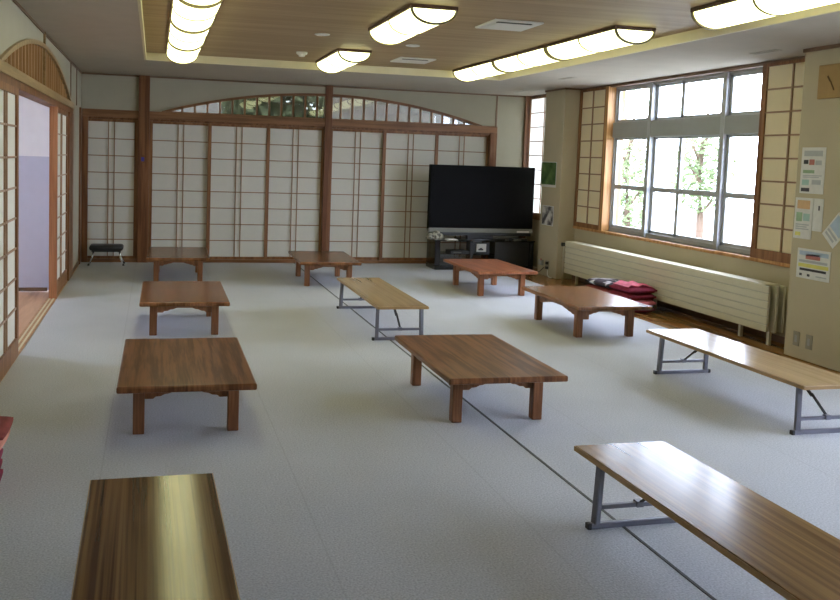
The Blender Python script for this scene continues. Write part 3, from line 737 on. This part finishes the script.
cushion((-.80, 4.16, .245), 0, 'russet floor cushion, topmost in the stack at the left picture edge', 'brown_cloth', .35, .32, .05, GC, 31)

# ------------------------------------------------------------------ radiator
ra = thing('radiator', 'long cream panel radiator below the window', 'radiator', (0, 0, 0))
RY0, RY1, RZ0, RZ1 = 6.60, 10.56, .125, .545
p = MB(); nrow = 6; hh = (RZ1-RZ0)/nrow
for k in range(nrow): p.box((5.300, RY0, RZ0+hh*k+.005), (5.325, RY1, RZ0+hh*(k+1)-.005), .004)
p.build('front_panel', 'radiator', ra)
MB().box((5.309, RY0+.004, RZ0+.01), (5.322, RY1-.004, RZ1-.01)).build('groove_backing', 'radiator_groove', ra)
for x in (5.375, 5.445): MB().box((x, RY0-.02, RZ0), (x+.022, RY1, RZ1), .004).build('rear_panel', 'radiator', ra)
MB().box((5.303, RY0+.05, RZ1-.006), (5.46, RY1, RZ1+.006), .003).build('top_grille', 'radiator', ra)
for y in (6.66, 7.05, 8.50, 9.55, 10.35):
    MB().box((5.372, y-.018, 0), (5.40, y+.018, RZ0+.02), .003).build('foot', 'radiator', ra)
MB().tube([(5.335, RY1, .50), (5.335, RY1+.07, .50), (5.335, RY1+.10, .47), (5.335, RY1+.10, 0)], .012, 8).build('pipe', 'radiator', ra, True)
MB().tube([(5.335, RY1+.045, .50), (5.275, RY1+.045, .50)], [.022, .026], 10).build('valve', 'black_matte', ra, True)

# ------------------------------------------------------------------ notices, clock and pictures on the pillars
GN = 'notices taped to the near pillar'
def sheet(name, label, cat, y, z, w, h, blocks, rot=0, x=PIL, group=None, paper='sheet_white'):
    """sheet on the pillar face x, centre (y, z); local u runs to the right as seen from the room (towards -Y)"""
    if group == GN: x, y, z, w, h = x-PIL+PILF, y*KF, CAM_H+(z-CAM_H)*KF, w*KF, h*KF
    r = thing(name, label, cat, (x-.002, y, z), 0, group); r.rotation_euler = (rot, 0, 0)
    MB().box((-.0015, -w/2, -h/2), (.0015, w/2, h/2)).build('paper', paper, r)
    for nm, mt, u0, v0, u1, v1 in blocks:
        MB().box((-.0024, w/2-u0*w, h/2-v0*h), (-.0014, w/2-u1*w, h/2-v1*h)).build(nm, mt, r)
    return r
GN = 'notices taped to the near pillar'
def lines(v0, v1, n, u0, u1, mt):
    return [('text_line', mt, u0, v0+(v1-v0)*k/n, u1-.12*(k % 2), v0+(v1-v0)*(k+.55)/n) for k in range(n)]
sheet('notice', 'tall white notice with grey heading, topmost on the near pillar', 'notice', 6.205, 1.575, .27, .385,
      [('heading', 'ink_grey', .10, .07, .88, .19), ('photo', 'ink_dark', .10, .27, .30, .36), ('photo', 'ink_red', .34, .26, .56, .38), ('photo', 'ink_grey', .60, .28, .86, .38),
       ('heading', 'ink_green', .10, .49, .58, .56), ('photo', 'ink_teal', .08, .70, .38, .82), ('photo', 'ink_grey', .50, .70, .88, .80), ('photo', 'ink_dark', .06, .88, .42, .96)] + lines(.60, .67, 2, .1, .9, 'ink_grey'), group=GN)
sheet('notice', 'white notice with an orange picture, below the tallest notice on the near pillar', 'notice', 6.268, 1.172, .205, .345,
      [('photo', 'ink_orange', .12, .06, .84, .27), ('photo', 'ink_green', .10, .36, .44, .58), ('photo', 'ink_teal', .50, .38, .86, .56), ('photo', 'ink_yellow', .1, .84, .4, .93)] + lines(.64, .80, 3, .1, .85, 'ink_grey'), x=PIL-.004, group=GN)
sheet('notice', 'narrow pale slip with a dark mark, half behind the orange picture notice', 'notice', 6.12, 1.21, .13, .27, [('mark', 'ink_dark', .60, .22, .72, .36)], group=GN, paper='sheet_white')
sheet('notice', 'wide white notice with red heading and yellow band, lowest on the near pillar', 'notice', 6.12, .795, .375, .25,
      [('heading', 'ink_blue', .06, .08, .94, .22), ('heading', 'ink_red', .26, .16, .70, .34), ('text_line', 'ink_grey', .06, .38, .92, .46), ('band', 'ink_yellow', .05, .50, .96, .62), ('text_line', 'ink_dark', .10, .66, .90, .74), ('mark', 'ink_dark', .10, .84, .18, .92), ('mark', 'ink_dark', .34, .84, .42, .92), ('text_line', 'ink_grey', .6, .86, .92, .90)], group=GN)
sheet('notice', 'tilted blue leaflet at the right picture edge on the near pillar', 'notice', 5.90, 1.10, .17, .25,
      [('photo', 'ink_blue', .08, .08, .92, .58), ('text_line', 'ink_grey', .1, .66, .9, .74), ('text_line', 'ink_grey', .1, .80, .8, .88)], rot=math.radians(42), group=GN)
sheet('poster', 'green nature picture on the back pillar beside the television', 'poster', 11.22, 1.415, .47, .35, [('print', 'green_print', .02, .02, .98, .90)])
sheet('poster', 'grey and dark blotched picture below the green one on the back pillar', 'poster', 11.19, .845, .36, .275, [('print', 'blot_photo', .03, .03, .97, .97)])
ck = thing('wall_clock', 'square wooden wall clock high on the near pillar', 'clock', (PILF, 5.965, 2.29))
MB().box((-.03, -.14, -.135), (0, .14, .135), .004).build('clock_face', 'clock_wood', ck)
ma, mb_ = math.radians(150), math.radians(-35)
MB().bar((-.034, 0, 0), (-.034, -.085*math.sin(ma), .085*math.cos(ma)), .004, .010).build('minute_hand', 'clock_hand', ck)
MB().bar((-.038, 0, 0), (-.038, -.05*math.sin(mb_), .05*math.cos(mb_)), .004, .012).build('hour_hand', 'clock_hand', ck)
for y, lab in ((6.25, 'left one of two small metal wall plates low on the near pillar'), (6.10, 'right one of two small metal wall plates low on the near pillar')):
    r = thing('wall_plate', lab, 'wall plate', (PILF, y*KF, .165), 0, 'metal wall plates low on the near pillar')
    MB().box((-.007, -.036, -.06), (0, .036, .06), .003).build('plate', 'grey_metal_plate', r); MB().box((-.010, -.014, -.03), (-.006, .014, .03), .002).build('switch', 'alu_dark', r)
stk = thing('sticker', 'small blue sticker on the thick post of the back wall', 'sticker', (-.16, YB-.0515, 1.44))
MB().box((-.03, -.001, -.05), (.03, .001, .05)).build('backing', 'post', stk); MB().box((-.02, -.002, -.03), (.02, -.0008, .025)).build('blue_mark', 'sticker_blue', stk)
